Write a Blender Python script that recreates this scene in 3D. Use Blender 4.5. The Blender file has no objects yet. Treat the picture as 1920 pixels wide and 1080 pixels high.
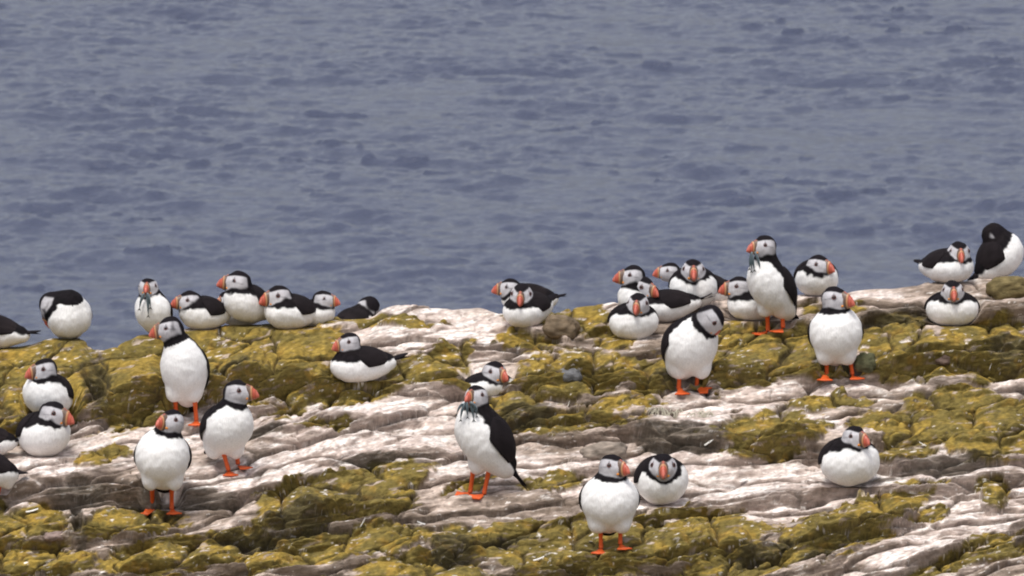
import bpy, math, random
import numpy as np
from mathutils import Vector
from mathutils.bvhtree import BVHTree

# ------------------------------------------------------------------ camera, world, sun
sc = bpy.context.scene
COL = sc.collection
R = math.radians
FPX = 14000.0                       # focal length in pixels of a 1920 px wide frame
PITCH = R(8.0)
CAM = np.array([0.0, 0.0, 3.19])
SEA_Z = -9.0

cd = bpy.data.cameras.new('camera')
cd.sensor_width = 36.0
cd.lens = FPX / 1920 * 36.0
cd.clip_start = 0.5
cd.clip_end = 20000
cd.dof.use_dof = True
cd.dof.focus_distance = 20.1
cd.dof.aperture_fstop = 26
cam = bpy.data.objects.new('camera', cd)
cam.location = CAM
cam.rotation_euler = (R(90) - PITCH, 0, 0)
COL.objects.link(cam)
sc.camera = cam

SUN_EL, SUN_AZ = R(66), R(200)      # azimuth clockwise from +Y: behind and a little left of the camera
w = bpy.data.worlds.new('World')
sc.world = w
w.use_nodes = True
nt = w.node_tree
bg = nt.nodes['Background']
sky = nt.nodes.new('ShaderNodeTexSky')
sky.sky_type = 'NISHITA'
sky.sun_disc = False
sky.sun_elevation = SUN_EL
sky.sun_rotation = SUN_AZ
sky.dust_density = 4.0
sky.air_density = 1.0
hs = nt.nodes.new('ShaderNodeHueSaturation')
hs.inputs['Saturation'].default_value = 0.38
hs.inputs['Hue'].default_value = 0.52
nt.links.new(sky.outputs[0], hs.inputs['Color'])
nt.links.new(hs.outputs[0], bg.inputs['Color'])
bg.inputs['Strength'].default_value = 0.15

ld = bpy.data.lights.new('sun', 'SUN')
ld.energy = 1.7
ld.angle = R(14)
ld.color = (1.0, 0.96, 0.9)
sun = bpy.data.objects.new('sun', ld)
sv = Vector((math.sin(SUN_AZ) * math.cos(SUN_EL), math.cos(SUN_AZ) * math.cos(SUN_EL), math.sin(SUN_EL)))
sun.rotation_euler = sv.to_track_quat('Z', 'Y').to_euler()
COL.objects.link(sun)
sc.view_settings.view_transform = 'Standard'
sc.view_settings.look = 'None'
sc.view_settings.exposure = 0.36
sc.view_settings.gamma = 1.0
sc.cycles.max_bounces = 5
sc.cycles.filter_width = 2.0

# ------------------------------------------------------------------ helpers
CP, SP = math.cos(PITCH), math.sin(PITCH)


def ray(px, py):
    """direction with unit y-ish depth through a pixel of the 1920 px frame"""
    u = (np.asarray(px, float) - 960) / FPX
    v = (540 - np.asarray(py, float)) / FPX
    # camera forward (0,CP,-SP), up (0,SP,CP)
    return np.stack([u + 0 * v, CP + v * SP, -SP + v * CP + 0 * u], -1)


def at_y(px, py, Y):
    d = ray(px, py)
    return CAM + d * (Y / d[..., 1:2])


def hash2(ix, iy, seed):
    h = ix.astype(np.int32).view(np.uint32) * np.uint32(374761393) + iy.astype(np.int32).view(np.uint32) * np.uint32(668265263) + np.uint32((seed * 974634777) & 0xffffffff)
    h = (h ^ (h >> np.uint32(13))) * np.uint32(1274126177)
    return h ^ (h >> np.uint32(16))


def perlin(x, y, seed=0):
    ix = np.floor(x); iy = np.floor(y)
    fx = x - ix; fy = y - iy
    ix = ix.astype(np.int32); iy = iy.astype(np.int32); fx = fx.astype(np.float32); fy = fy.astype(np.float32)
    u = fx * fx * fx * (fx * (fx * 6 - 15) + 10)
    v = fy * fy * fy * (fy * (fy * 6 - 15) + 10)
    out = 0
    for dx in (0, 1):
        for dy in (0, 1):
            a = hash2(ix + dx, iy + dy, seed).astype(np.float32) * np.float32(2 * math.pi / 4294967296.0)
            g = np.cos(a) * (fx - dx) + np.sin(a) * (fy - dy)
            out = out + g * (u if dx else 1 - u) * (v if dy else 1 - v)
    return out * 1.5


def fbm(x, y, octv=4, seed=0, gain=0.5):
    s = 0; a = 1.0; t = 0
    for o in range(octv):
        s = s + a * perlin(x * 2 ** o + o * 17.3, y * 2 ** o - o * 9.1, seed + o)
        t += a
        a *= gain
    return s / t


def worley(x, y, seed=0):
    ix = np.floor(x).astype(np.int32); iy = np.floor(y).astype(np.int32); x = x.astype(np.float32); y = y.astype(np.float32)
    f1 = np.full(x.shape, 9, np.float32); f2 = f1.copy(); cid = np.zeros(x.shape, np.float32); oy = cid.copy()
    for dx in (-1, 0, 1):
        for dy in (-1, 0, 1):
            h = hash2(ix + dx, iy + dy, seed)
            px = (ix + dx).astype(np.float32) + (h & np.uint32(0xffff)).astype(np.float32) / np.float32(65536)
            py = (iy + dy).astype(np.float32) + (h >> np.uint32(16)).astype(np.float32) / np.float32(65536)
            d = np.sqrt((x - px) ** 2 + (y - py) ** 2)
            nearer = d < f1
            f2 = np.where(nearer, f1, np.minimum(f2, d))
            cid = np.where(nearer, (h & np.uint32(0xfff)).astype(np.float32) / np.float32(4096), cid)
            oy = np.where(nearer, y - py, oy)
            f1 = np.where(nearer, d, f1)
    return f1, f2, cid, oy


def sstep(a, b, x):
    t = np.clip((x - a) / (b - a), 0, 1)
    return t * t * (3 - 2 * t)


def mesh_obj(name, V, F, mat, parent=None, col=None, smooth=True):
    me = bpy.data.meshes.new(name)
    V = np.asarray(V, np.float32)
    if isinstance(F, np.ndarray):
        n, k = F.shape
        me.vertices.add(len(V)); me.vertices.foreach_set('co', V.ravel())
        me.loops.add(n * k); me.loops.foreach_set('vertex_index', F.astype(np.int32).ravel())
        me.polygons.add(n)
        me.polygons.foreach_set('loop_start', np.arange(0, n * k, k, dtype=np.int32))
        me.update(calc_edges=True)
    else:
        me.from_pydata([tuple(v) for v in V], [], [tuple(f) for f in F])
    me.validate()
    if smooth:
        me.polygons.foreach_set('use_smooth', np.ones(len(me.polygons), bool))
    if col is not None:
        ca = me.color_attributes.new('col', 'FLOAT_COLOR', 'POINT')
        c4 = np.ones((len(V), 4), np.float32); c4[:, :3] = col
        ca.data.foreach_set('color', c4.ravel())
    me.materials.append(mat)
    o = bpy.data.objects.new(name, me)
    COL.objects.link(o)
    if parent is not None:
        o.parent = parent
    return o


def grid_faces(nr, nc, wrap=False):
    i = np.arange(nr - 1)[:, None]
    if wrap:
        j = np.arange(nc)[None, :]; j2 = (j + 1) % nc
    else:
        j = np.arange(nc - 1)[None, :]; j2 = j + 1
    a = i * nc + j; b = i * nc + j2; c = (i + 1) * nc + j2; d = (i + 1) * nc + j
    return np.stack([a, b, c, d], -1).reshape(-1, 4)


def tag(o, label=None, cat=None, group=None, kind=None):
    if label: o['label'] = label
    if cat: o['category'] = cat
    if group: o['group'] = group
    if kind: o['kind'] = kind
    return o


# ------------------------------------------------------------------ materials
def new_mat(name):
    m = bpy.data.materials.new(name); m.use_nodes = True
    return m, m.node_tree, m.node_tree.nodes['Principled BSDF']


def vcol_mat(name, rough=0.8, bump_scale=200.0, bump=0.2, var=0.15, spec=0.3, dist=0.003, stretch=(1, 1, 1), sheen=0.0):
    m, t, p = new_mat(name)
    a = t.nodes.new('ShaderNodeAttribute'); a.attribute_name = 'col'
    tc = t.nodes.new('ShaderNodeTexCoord')
    mp = t.nodes.new('ShaderNodeMapping'); mp.inputs['Scale'].default_value = stretch
    t.links.new(tc.outputs['Object'], mp.inputs['Vector'])
    n = t.nodes.new('ShaderNodeTexNoise'); n.inputs['Scale'].default_value = bump_scale
    n.inputs['Detail'].default_value = 8
    n.inputs['Roughness'].default_value = 0.62
    t.links.new(mp.outputs[0], n.inputs['Vector'])
    mr = t.nodes.new('ShaderNodeMapRange')
    mr.inputs['To Min'].default_value = 1 - var; mr.inputs['To Max'].default_value = 1 + var
    mr.inputs['From Min'].default_value = 0.3; mr.inputs['From Max'].default_value = 0.7
    t.links.new(n.outputs['Fac'], mr.inputs['Value'])
    mx = t.nodes.new('ShaderNodeVectorMath'); mx.operation = 'SCALE'
    t.links.new(a.outputs['Color'], mx.inputs[0]); t.links.new(mr.outputs[0], mx.inputs['Scale'])
    t.links.new(mx.outputs[0], p.inputs['Base Color'])
    b = t.nodes.new('ShaderNodeBump'); b.inputs['Strength'].default_value = bump
    b.inputs['Distance'].default_value = dist
    t.links.new(n.outputs['Fac'], b.inputs['Height'])
    t.links.new(b.outputs[0], p.inputs['Normal'])
    p.inputs['Roughness'].default_value = rough
    p.inputs['Specular IOR Level'].default_value = spec
    if sheen:
        p.inputs['Sheen Weight'].default_value = sheen
    return m


M_rock = vcol_mat('rock', 0.95, 48, 0.8, 0.32, 0.15, 0.010, (0.6, 1, 1.4))
M_plum = vcol_mat('plumage', 0.85, 170, 0.65, 0.12, 0.08, 0.003, (1.6, 1.6, 0.55))
M_horn = vcol_mat('bill horn', 0.4, 120, 0.1, 0.08, 0.4, 0.001)
M_skin = vcol_mat('orange skin', 0.5, 220, 0.3, 0.12, 0.3, 0.001)
M_fish = vcol_mat('fish skin', 0.25, 150, 0.1, 0.1, 0.8, 0.001)
m, t, p = new_mat('eye'); p.inputs['Base Color'].default_value = (0.012, 0.010, 0.010, 1); p.inputs['Roughness'].default_value = 0.15
M_eye = m

# ------------------------------------------------------------------ rocky ground: layout, read in 1920 px frame units on an inclined base plane
SLOPE = math.tan(R(18))
NRM = np.array([0, -0.55, 0.835]); NRM /= np.linalg.norm(NRM)
PXCM = 5.2                           # frame px a centimetre of relief lifts a point


def base_plane(px, py):
    d = ray(px, py)
    # point on plane z = (y-20)*SLOPE
    tt = (-20 * SLOPE - CAM[2]) / (d[..., 2] - d[..., 1] * SLOPE)
    return CAM + d * tt[..., None]


CREST = np.array([(-600, 670), (-60, 655), (0, 652), (60, 643), (95, 632), (152, 632), (168, 652), (215, 650), (245, 637), (262, 631), (300, 619), (340, 616), (400, 611), (440, 606), (490, 602),
                  (590, 596), (620, 590), (700, 588), (716, 576), (740, 569), (800, 568), (850, 574), (900, 573), (935, 580), (1050, 580), (1075, 573), (1120, 570), (1165, 560), (1240, 558), (1340, 558),
                  (1480, 558), (1570, 549), (1600, 545), (1700, 540), (1720, 536), (1760, 531), (1830, 521), (1920, 516), (2060, 508), (2600, 530)], float)


def crest(px):
    want = np.interp(px, CREST[:, 0], CREST[:, 1]) + 2.5 * fbm(px / 45.0, px * 0 + 0.5, 3, 71)
    c_ = want.copy()
    for _ in range(8):                # the relief lifts the skyline, so its foot lies lower
        c_ = 0.5 * c_ + 0.5 * (want + PXCM * (relief(px, c_) + 0.6))
    ker = np.ones(9) / 9
    return np.convolve(np.pad(c_, 4, mode='edge'), ker, 'valid')


# ledges: foot line (px, py) list, height cm, depth of tread behind (px), lip sharpness
LEDGES = [
    ([(-600, 840), (0, 830), (150, 798), (300, 778), (480, 757), (600, 745), (720, 736), (760, 733), (850, 728)], [0, 5.5, 7, 7.5, 7, 6, 3, 1.2, 0.5], 75),
    ([(730, 728), (850, 728), (960, 735), (1100, 731), (1300, 727), (1500, 716), (1700, 712), (2000, 706), (2600, 690)], [0, 3.5, 3.6, 4.5, 4.5, 4.5, 5.5, 5, 3], 52),
    ([(-600, 960), (0, 950), (60, 945), (200, 942), (330, 950), (420, 945), (520, 925), (640, 880), (720, 862)], [3, 4.5, 5, 6.5, 5.5, 5, 3.5, 1.2, 0], 110),
    ([(560, 878), (640, 868), (720, 858), (800, 858), (900, 860)], [0, 1.8, 2.2, 2.8, 0], 36),
    ([(400, 822), (480, 818), (560, 812), (700, 800), (860, 790)], [0, 1.6, 2.2, 2.4, 0], 30),
    ([(860, 806), (940, 806), (1000, 796), (1080, 800), (1180, 812), (1260, 838), (1350, 836), (1420, 860), (1560, 850)], [0, 3.2, 4.6, 2.5, 4.2, 8.0, 5, 4.5, 0], 60),
    ([(1330, 862), (1420, 862), (1500, 850), (1620, 880), (1760, 888), (1860, 880), (2000, 872), (2600, 860)], [0, 4, 4.5, 4, 5.5, 5.5, 5, 4], 80),
    ([(420, 985), (500, 1002), (560, 1010), (640, 995), (720, 975), (790, 955), (840, 950)], [0, 5, 7.5, 6.5, 5, 3.5, 0], 85),
    ([(940, 985), (1080, 968), (1230, 968), (1400, 945), (1560, 925), (1700, 925), (1900, 900), (2100, 890)], [0, 2.0, 2.4, 3.2, 3.0, 2.6, 2.6, 0], 50),
    ([(880, 1080), (960, 1085), (1120, 1078), (1300, 1070), (1430, 1050), (1520, 1040), (1700, 985), (1760, 960)], [0, 3.5, 4.5, 5.0, 4.5, 4.5, 4, 0], 70),
    ([(-600, 1030), (0, 1020), (120, 1022), (250, 1022), (330, 1015), (500, 1000)], [2, 3.0, 2.8, 3.8, 3, 0], 50),
    ([(760, 1050), (800, 1045), (850, 1048), (900, 1050), (940, 1040)], [0, 3, 4.5, 4, 0], 34),
    ([(-600, 1120), (0, 1095), (200, 1100), (400, 1085), (560, 1090), (760, 1100), (900, 1110)], [3, 3.5, 4, 4, 3, 3, 0], 55),
    ([(1500, 1130), (1640, 1090), (1760, 1050), (1860, 1010), (1980, 980)], [2, 3, 3, 3, 2], 40),
    ([(1600, 600), (1700, 596), (1800, 600), (1870, 596), (1960, 590), (2300, 580)], [0, 2.2, 3.0, 4.0, 4.5, 3], 45),
    ([(1640, 712), (1700, 712), (1740, 710), (1800, 700), (1880, 700), (1960, 698), (2300, 690)], [0, 4.0, 4.0, 4.0, 7.0, 6, 4], 60),
    ([(950, 622), (1010, 640), (1060, 640), (1110, 625), (1170, 600)], [0, 2.6, 3.4, 2.0, 0], 34),
    ([(720, 640), (800, 650), (900, 660), (980, 660), (1100, 652), (1250, 640)], [0, 1.2, 1.6, 1.6, 1.6, 0], 26),
]

# mounds: cx, cy (foot-plane position), rx, ry, height cm, rotation deg (up to the right positive)
MOUNDS = [
    (60, 745, 130, 70, 4.5, 0), (110, 700, 60, 26, 3.0, 0), (270, 740, 100, 60, 4.5, 8), (490, 720, 120, 60, 5.0, 8), (395, 690, 60, 40, 2.5, 20), (600, 700, 70, 50, 3, 5),
    (1060, 632, 44, 22, 3.6, -8), (1085, 715, 120, 42, 3.0, 5), (800, 712, 90, 30, 2.6, 5), (1400, 690, 90, 40, 3.2, 20), (1500, 690, 80, 32, 2.6, 10),
    (1760, 692, 120, 42, 4.8, -6), (1870, 672, 80, 42, 4.5, -20), (1700, 642, 90, 25, 2.0, 8),
    (1070, 800, 120, 26, 2.6, 3), (950, 778, 70, 22, 2.5, 4), (1450, 838, 90, 30, 3.2, 4), (1740, 820, 120, 28, 2.6, 5), (1860, 815, 90, 36, 2.6, 8),
    (590, 980, 100, 50, 4.5, 10), (700, 930, 80, 26, 2.2, 20), (725, 962, 64, 22, 2.0, 18), (230, 1003, 105, 28, 3.4, 4), (60, 985, 75, 26, 2.6, -4),
    (80, 1070, 120, 30, 2.8, 0), (330, 1068, 140, 34, 3.0, 4), (560, 1068, 130, 30, 2.2, 6), (690, 1035, 110, 24, 2.0, 8), (860, 1030, 46, 20, 2.4, 0),
    (1330, 1045, 90, 40, 3.6, 4), (1160, 1055, 150, 34, 2.6, 3), (1540, 1045, 100, 30, 2.6, 22), (1640, 1000, 90, 20, 2.0, 20), (1400, 1085, 110, 28, 2.4, 10),
    (1850, 1050, 70, 24, 2.2, 10), (1865, 940, 30, 26, 3.0, 0), (820, 888, 120, 26, 2.4, 2), (1120, 868, 60, 22, 2.4, 6), (200, 905, 90, 30, 2.5, 10), (620, 800, 160, 30, 2.0, 7),
    (90, 910, 60, 26, 2.5, 0),
]
# hollows: cx, cy, rx, ry, depth cm, rot
PITS = [(180, 726, 24, 52, 12.0, 12), (1275, 828, 80, 16, 5.0, 0), (985, 795, 46, 8, 3.0, 5), (146, 985, 11, 46, 6.0, 12), (150, 945, 50, 9, 3.5, 0),
        (560, 1008, 60, 10, 4.0, 0), (846, 1046, 36, 16, 5.0, 0), (488, 818, 40, 7, 3.5, 5), (1720, 592, 100, 8, 3.0, 4), (1890, 700, 36, 9, 4.0, 0), (1770, 886, 80, 6, 3.5, 3),
        (350, 948, 110, 7, 3.0, 0), (690, 866, 60, 5, 2.0, 4), (470, 1012, 60, 8, 3.0, 0), (1430, 1050, 60, 8, 3.5, 20), (1540, 1052, 70, 7, 3.0, 22),
        (1250, 720, 26, 9, 3, 0), (1590, 700, 10, 8, 2, 0), (420, 752, 60, 6, 2.5, 8), (1640, 905, 60, 5, 1.5, 5), (955, 1010, 50, 6, 2, 10)]


def ell(px, py, cx, cy, rx, ry, rot):
    c, s = math.cos(R(rot)), math.sin(R(rot))
    dx = px - cx; dy = -(py - cy)
    a = dx * c + dy * s; b = -dx * s + dy * c
    return np.sqrt((a / rx) ** 2 + (b / ry) ** 2)


def relief(px, py):
    """height of the rock over the base plane, in cm"""
    wx = 26 * fbm(px / 150, py / 70, 3, 3); wy = 9 * fbm(px / 120, py / 40, 3, 5)
    x = px + wx; y = py + wy
    h = np.zeros_like(px); groove = np.zeros_like(px)
    for line, hh, dep in LEDGES:
        L = np.array(line, float)
        foot = np.interp(px, L[:, 0], L[:, 1]) + 9 * fbm(px / 75, px * 0 + dep, 2, 11) + 3
        H = np.interp(px, L[:, 0], hh, left=hh[0] if L[0, 0] < -500 else 0, right=hh[-1] if L[-1, 0] > 2200 else 0)
        H = 1.3 * H * (1 + 0.35 * fbm(px / 80, px * 0 + dep * 0.3, 3, 12))
        d = foot - py
        prof = sstep(-1.5, 6, d) ** 0.7 * np.clip(1 - (d - 6) / dep, 0, 1) ** 1.3
        h = np.maximum(h, H * prof) + 0.35 * np.minimum(h, H * prof)
        groove = groove + 1.9 * np.exp(-((d + 2.5) / 3.6) ** 2) * np.clip(H / 4, 0, 1) * sstep(-0.5, 0.15, fbm(px / 90, px * 0 + dep, 2, 13))
    mo = np.zeros_like(px)
    for cx, cy, rx, ry, H, rot in MOUNDS:
        r = ell(x, y, cx, cy, rx, ry, rot)
        mh = H * np.sqrt(np.clip(1 - r ** 2.4, 0, 1))
        mo = np.maximum(mo, mh) + 0.25 * np.minimum(mo, mh)
    h = h * 0.85 + mo * 1.25 - np.minimum(groove, 2.4)
    for cx, cy, rx, ry, D, rot in PITS:
        r = ell(px + wx * 0.4, py + wy * 0.7, cx, cy, rx, ry, rot)
        h = h - D * sstep(1.25, 0.25, r)
    return h


def strata_q(px, py):
    k = 0.11 + 0.12 * sstep(900, 1080, py) * sstep(1200, 1900, px) + 0.07 * sstep(900, 300, px)
    bend = 14 * fbm(px / 300, py / 160, 2, 40)
    return py + k * (px - 960) + bend


def details(px, py, lich):
    q = strata_q(px, py)
    n = fbm(px / 290, q / 30, 3, 21, 0.5)
    n2 = fbm(px / 60, q / 8.0, 4, 22, 0.6)
    n3 = fbm(px / 14, q / 5.0, 3, 27, 0.55)
    fine = fbm(px / 130, q / 4.5, 3, 26, 0.5)
    wx = 46 * fbm(px / 120, py / 55, 3, 31); wy = 10 * fbm(px / 110, py / 40, 3, 32)
    # slabs split along the bedding: long low cells, each tilted so that its front edge stands proud
    f1, f2, cid, oy = worley((px + wx) / 250, (q + wy) / 38, 33)
    g1, g2, gid, gy = worley((px + wx * 1.3) / 92, (q + wy * 1.5) / 20, 34)
    k1, k2, kid, ky = worley((px + wx) / 34, (q + wy * 1.5) / 11, 36)
    e1 = np.clip((f2 - f1) / 0.34, 0, 1) ** 0.55
    e2 = np.clip((g2 - g1) / 0.42, 0, 1) ** 0.6
    e3 = np.clip((k2 - k1) / 0.5, 0, 1) ** 0.6
    j1 = sstep(-0.25, 0.2, fbm(px / 100, q / 30, 2, 37))
    j2 = sstep(-0.1, 0.3, fbm(px / 90, q / 25, 2, 38))
    hA = 2.4 * e1 * (0.45 + 0.55 * j1) + 2.2 * (cid - 0.5) + 1.3 * oy
    # rounded blocks under the lichen
    l1, l2, lid, ly = worley((px + wx) / 112, (q + wy) / 50, 43)
    s1, s2, sid, sy_ = worley((px + wx * 1.4) / 42, (q + wy * 1.6) / 19, 44)
    dome = np.clip((l2 - l1) / 0.8, 0, 1) ** 0.5
    dom2 = np.clip((s2 - s1) / 0.7, 0, 1) ** 0.55
    cl = (1 - sstep(0.0, 0.075, l2 - l1)); cl2 = (1 - sstep(0.0, 0.10, s2 - s1)) * j2
    hB = 1.3 * e2 * (0.3 + 0.7 * j2) + 0.9 * (gid - 0.5) + 0.9 * gy
    slab = hA * 0.95 + 0.30 * hB * (0.3 + j2) + 0.30 * fine + 0.25 * n2 + 0.12 * n3 + 1.6 * n
    cush = 0.35 * hA + 3.6 * dome + 1.6 * (lid - 0.5) + 1.0 * dom2 * (0.4 + j2) - 1.6 + 0.25 * e3 + 0.2 * (kid - 0.5) + 0.45 * n2 + 0.30 * n3 + 1.0 * n
    c1 = (1 - sstep(0.0, 0.085, f2 - f1)) * (0.3 + 0.7 * j1)
    c2 = (1 - sstep(0.0, 0.10, g2 - g1)) * j2
    crease = 0.75 * np.maximum(c1, 0.5 * c2) * (1 - lich) + np.maximum(cl, 0.5 * cl2) * lich
    return slab * (1 - lich) + cush * lich - 1.6, n, n2, crease, crease, cid, q, gid


# where the yellow-green lichen sits: cx, cy, rx, ry, rot
LICH = [(60, 725, 130, 88, 0), (120, 650, 50, 30, 0), (270, 715, 125, 90, 10), (500, 685, 130, 90, 8), (600, 665, 60, 60, 0), (660, 732, 90, 22, 4), (720, 602, 90, 13, -4), (15, 800, 34, 40, 0),
        (400, 640, 50, 22, 10),
        (795, 690, 75, 28, 10), (860, 655, 40, 13, 0), (880, 715, 60, 18, 0), (985, 640, 60, 16, 0), (1080, 695, 120, 40, 4), (1075, 592, 95, 24, -4), (1155, 640, 50, 20, 5), (1215, 705, 45, 34, 0),
        (1395, 665, 100, 62, 20), (1475, 655, 90, 50, 0), (1550, 692, 60, 22, 0), (1670, 606, 66, 22, 8), (1740, 668, 150, 44, -4), (1865, 650, 90, 60, -20), (1885, 708, 60, 12, 0), (1650, 640, 60, 30, 0), (1560, 585, 60, 20, 0),
        (960, 757, 52, 18, 5), (1070, 786, 125, 22, 2), (1170, 756, 70, 12, 0), (1450, 812, 100, 36, 0), (1740, 792, 120, 40, 4), (1855, 800, 100, 52, 6), (1690, 850, 70, 12, 4), (1560, 752, 70, 13, 0), (1800, 746, 90, 16, 0),
        (190, 858, 50, 14, 10), (610, 790, 60, 9, 5),
        (60, 975, 76, 24, 0), (230, 982, 110, 28, 4), (590, 945, 105, 58, 12), (700, 902, 85, 30, 15), (720, 945, 62, 18, 20), (60, 1050, 125, 34, 0), (330, 1042, 145, 36, 4), (550, 1038, 160, 26, 4), (700, 1010, 100, 24, 6), (860, 1012, 52, 26, 0),
        (880, 905, 50, 9, 15), (1045, 905, 55, 13, 8), (1000, 1000, 95, 24, 6), (1180, 1025, 260, 44, 3), (1330, 1012, 100, 46, 0), (1240, 962, 80, 11, 5), (1540, 1012, 120, 44, 22), (1650, 962, 110, 22, 22), (1400, 1062, 130, 28, 8),
        (1865, 918, 26, 24, 0), (1850, 1022, 55, 20, 10), (780, 1062, 110, 26, 0), (440, 1008, 120, 14, 0), (1730, 905, 50, 8, 5), (1760, 1060, 60, 16, 20), (1740, 960, 40, 14, 15), (1130, 965, 60, 8, 0),
        (2050, 800, 120, 80, 0), (2050, 1000, 120, 60, 0), (-120, 1000, 140, 80, 0), (-150, 780, 140, 90, 0), (1000, 1100, 400, 25, 0), (300, 1120, 400, 30, 0), (700, 1180, 1500, 40, 0), (300, 1300, 420, 60, 6), (1300, 1260, 380, 45, 8), (900, 1420, 500, 60, 5), (1800, 1400, 300, 70, 10), (100, 1560, 500, 80, 5), (1200, 1640, 500, 80, 8)]
# pale droppings on the treads
GUANO = [(330, 800, 200, 45, 8), (640, 770, 240, 34, 5), (700, 825, 180, 34, 2), (560, 870, 150, 40, 15), (420, 910, 120, 30, 10), (850, 870, 110, 20, 2), (820, 620, 130, 45, -3), (890, 650, 60, 30, 0), (760, 580, 70, 12, 0),
         (430, 625, 70, 16, 30), (960, 610, 40, 20, 0), (1100, 655, 130, 9, 7), (1500, 728, 240, 14, 2), (1820, 722, 130, 10, 0), (1460, 775, 160, 12, -12), (1320, 775, 80, 16, -5), (1560, 905, 330, 42, 7), (1280, 935, 160, 26, 10),
         (1350, 960, 240, 18, 7), (1820, 925, 110, 22, 6), (1800, 990, 130, 60, 25), (1700, 1050, 130, 26, 25), (1100, 905, 120, 14, 4), (940, 880, 100, 20, 5), (1250, 875, 160, 25, 3), (60, 940, 60, 12, 0), (1170, 570, 80, 10, 0), (480, 990, 50, 12, 0),
         (1600, 560, 80, 8, 4), (1740, 640, 110, 9, 0), (1150, 880, 100, 25, 0), (90, 880, 80, 30, 0)]


def blobs(px, py, lst, seed, amp=0.42):
    wx = 30 * fbm(px / 70, py / 34, 4, seed); wy = 14 * fbm(px / 55, py / 26, 4, seed + 5)
    m = np.full(px.shape, 9.0)
    for cx, cy, rx, ry, rot in lst:
        m = np.minimum(m, ell(px + wx, py + wy, cx, cy, rx, ry, rot))
    return m


def lichen_mask(px, py, pyb):
    q = strata_q(px, pyb)
    wx = 46 * fbm(px / 120, pyb / 55, 3, 31); wy = 10 * fbm(px / 110, pyb / 40, 3, 32)
    ca = worley((px + wx) / 250, (q + wy) / 38, 33)[2]; cb_ = worley((px + wx * 1.3) / 92, (q + wy * 1.5) / 20, 34)[2]
    m = blobs(px, py, LICH, 51)
    n = fbm(px / 26, py / 9, 4, 61)
    return sstep(1.18, 1.04, m + 0.26 * n + 0.28 * (ca - 0.45) + 0.35 * (cb_ - 0.5))


# grid of the sheet
cx_ = np.concatenate([np.arange(-700, -60, 11.0), np.arange(-60, 1980, 2.0), np.arange(1980, 2620, 11.0)])
NB = 26                               # rows that roll over the crest and drop to the sea
TOPR = 470.0
rows_front = np.concatenate([np.arange(2300, 1400, -9.0), np.arange(1400, 1200, -5.0), np.arange(1200, 1128, -2.2)])
tpar = np.arange(0, 1.0001, 1 / 660.0)  # from 1128 to the crest
PX = []; PY = []
cr = crest(cx_)
rows = [np.full(cx_.shape, r) for r in rows_front] + [1128 + (cr - 1128) * t_ for t_ in tpar]
# more rows on the steep faces: even spacing along the relief of each column, measured on every fifth column first
nf = len(rows_front)
cc_ = np.arange(0, len(cx_), 5)
Y0 = np.array(rows[nf:])[:, cc_]; X0 = np.broadcast_to(cx_[cc_], Y0.shape).copy()
H0 = relief(X0, Y0)
H1 = H0 + 0.8 * details(X0, Y0 - PXCM * H0, lichen_mask(X0, Y0 - PXCM * H0, Y0 - PXCM * H0))[0]
seg = np.abs(np.diff(Y0, axis=0)) + 0.9 * PXCM * np.abs(np.diff(H1, axis=0))
segp = np.pad(seg, ((0, 0), (2, 2)), mode='edge')
seg = sum(segp[:, q_:q_ + seg.shape[1]] for q_ in range(5)) / 5
arc = np.concatenate([np.zeros((1, seg.shape[1])), np.cumsum(seg, 0)])
NROW = 790
newy = np.empty((NROW, len(cc_)))
for q_ in range(len(cc_)):
    newy[:, q_] = (np.interp(np.linspace(0, arc[-1, q_], NROW), arc[:, q_], Y0[:, q_]) - 1128) / (cr[cc_[q_]] - 1128)
newt = np.stack([np.interp(cx_, cx_[cc_], newy[k_]) for k_ in range(NROW)])
PYb = np.concatenate([np.array(rows[:nf]), 1128 + (cr[None] - 1128) * newt], 0); PXb = np.broadcast_to(cx_, PYb.shape).copy()
Hm = relief(PXb, PYb)
PYf = PYb - PXCM * Hm                 # where the point ends up in the frame
LM = lichen_mask(PXb, PYf, PYf)
dt, n_a, n_b, crack, crease, cid, Q, gid = details(PXb, PYf, LM)
dt = dt - 1.1 * crease
Hall = Hm + dt * (0.45 + 0.55 * sstep(0, 40, PYb - cr[None, :]))
P = base_plane(PXb, PYb) + NRM * (Hall[..., None] * 0.01)
# back side: rolls over and falls to the sea
last = P[-1]
back = []
for k in range(1, NB + 1):
    tt = k / NB
    ang = min(1.0, k / 9.0) * R(74)
    if k == 1: cur = last.copy()
    step = 0.012 * 1.33 ** k if k < 20 else 0.9
    rough = 1 + 0.35 * perlin(cx_ / 60 + k * 1.7, cx_ * 0 + k * 0.9, 77)
    cur = cur + np.stack([0 * cx_, step * math.cos(ang) * rough, -step * math.sin(ang) * rough], -1)
    back.append(cur.copy())
P = np.concatenate([P, np.array(back)], 0)
NRW, NCL = P.shape[:2]

# ------------------------------------------------------------------ bird table (positions in the 1920 px frame, resolved by rays onto the rock)
G = 'puffins resting on the rocks'
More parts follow.
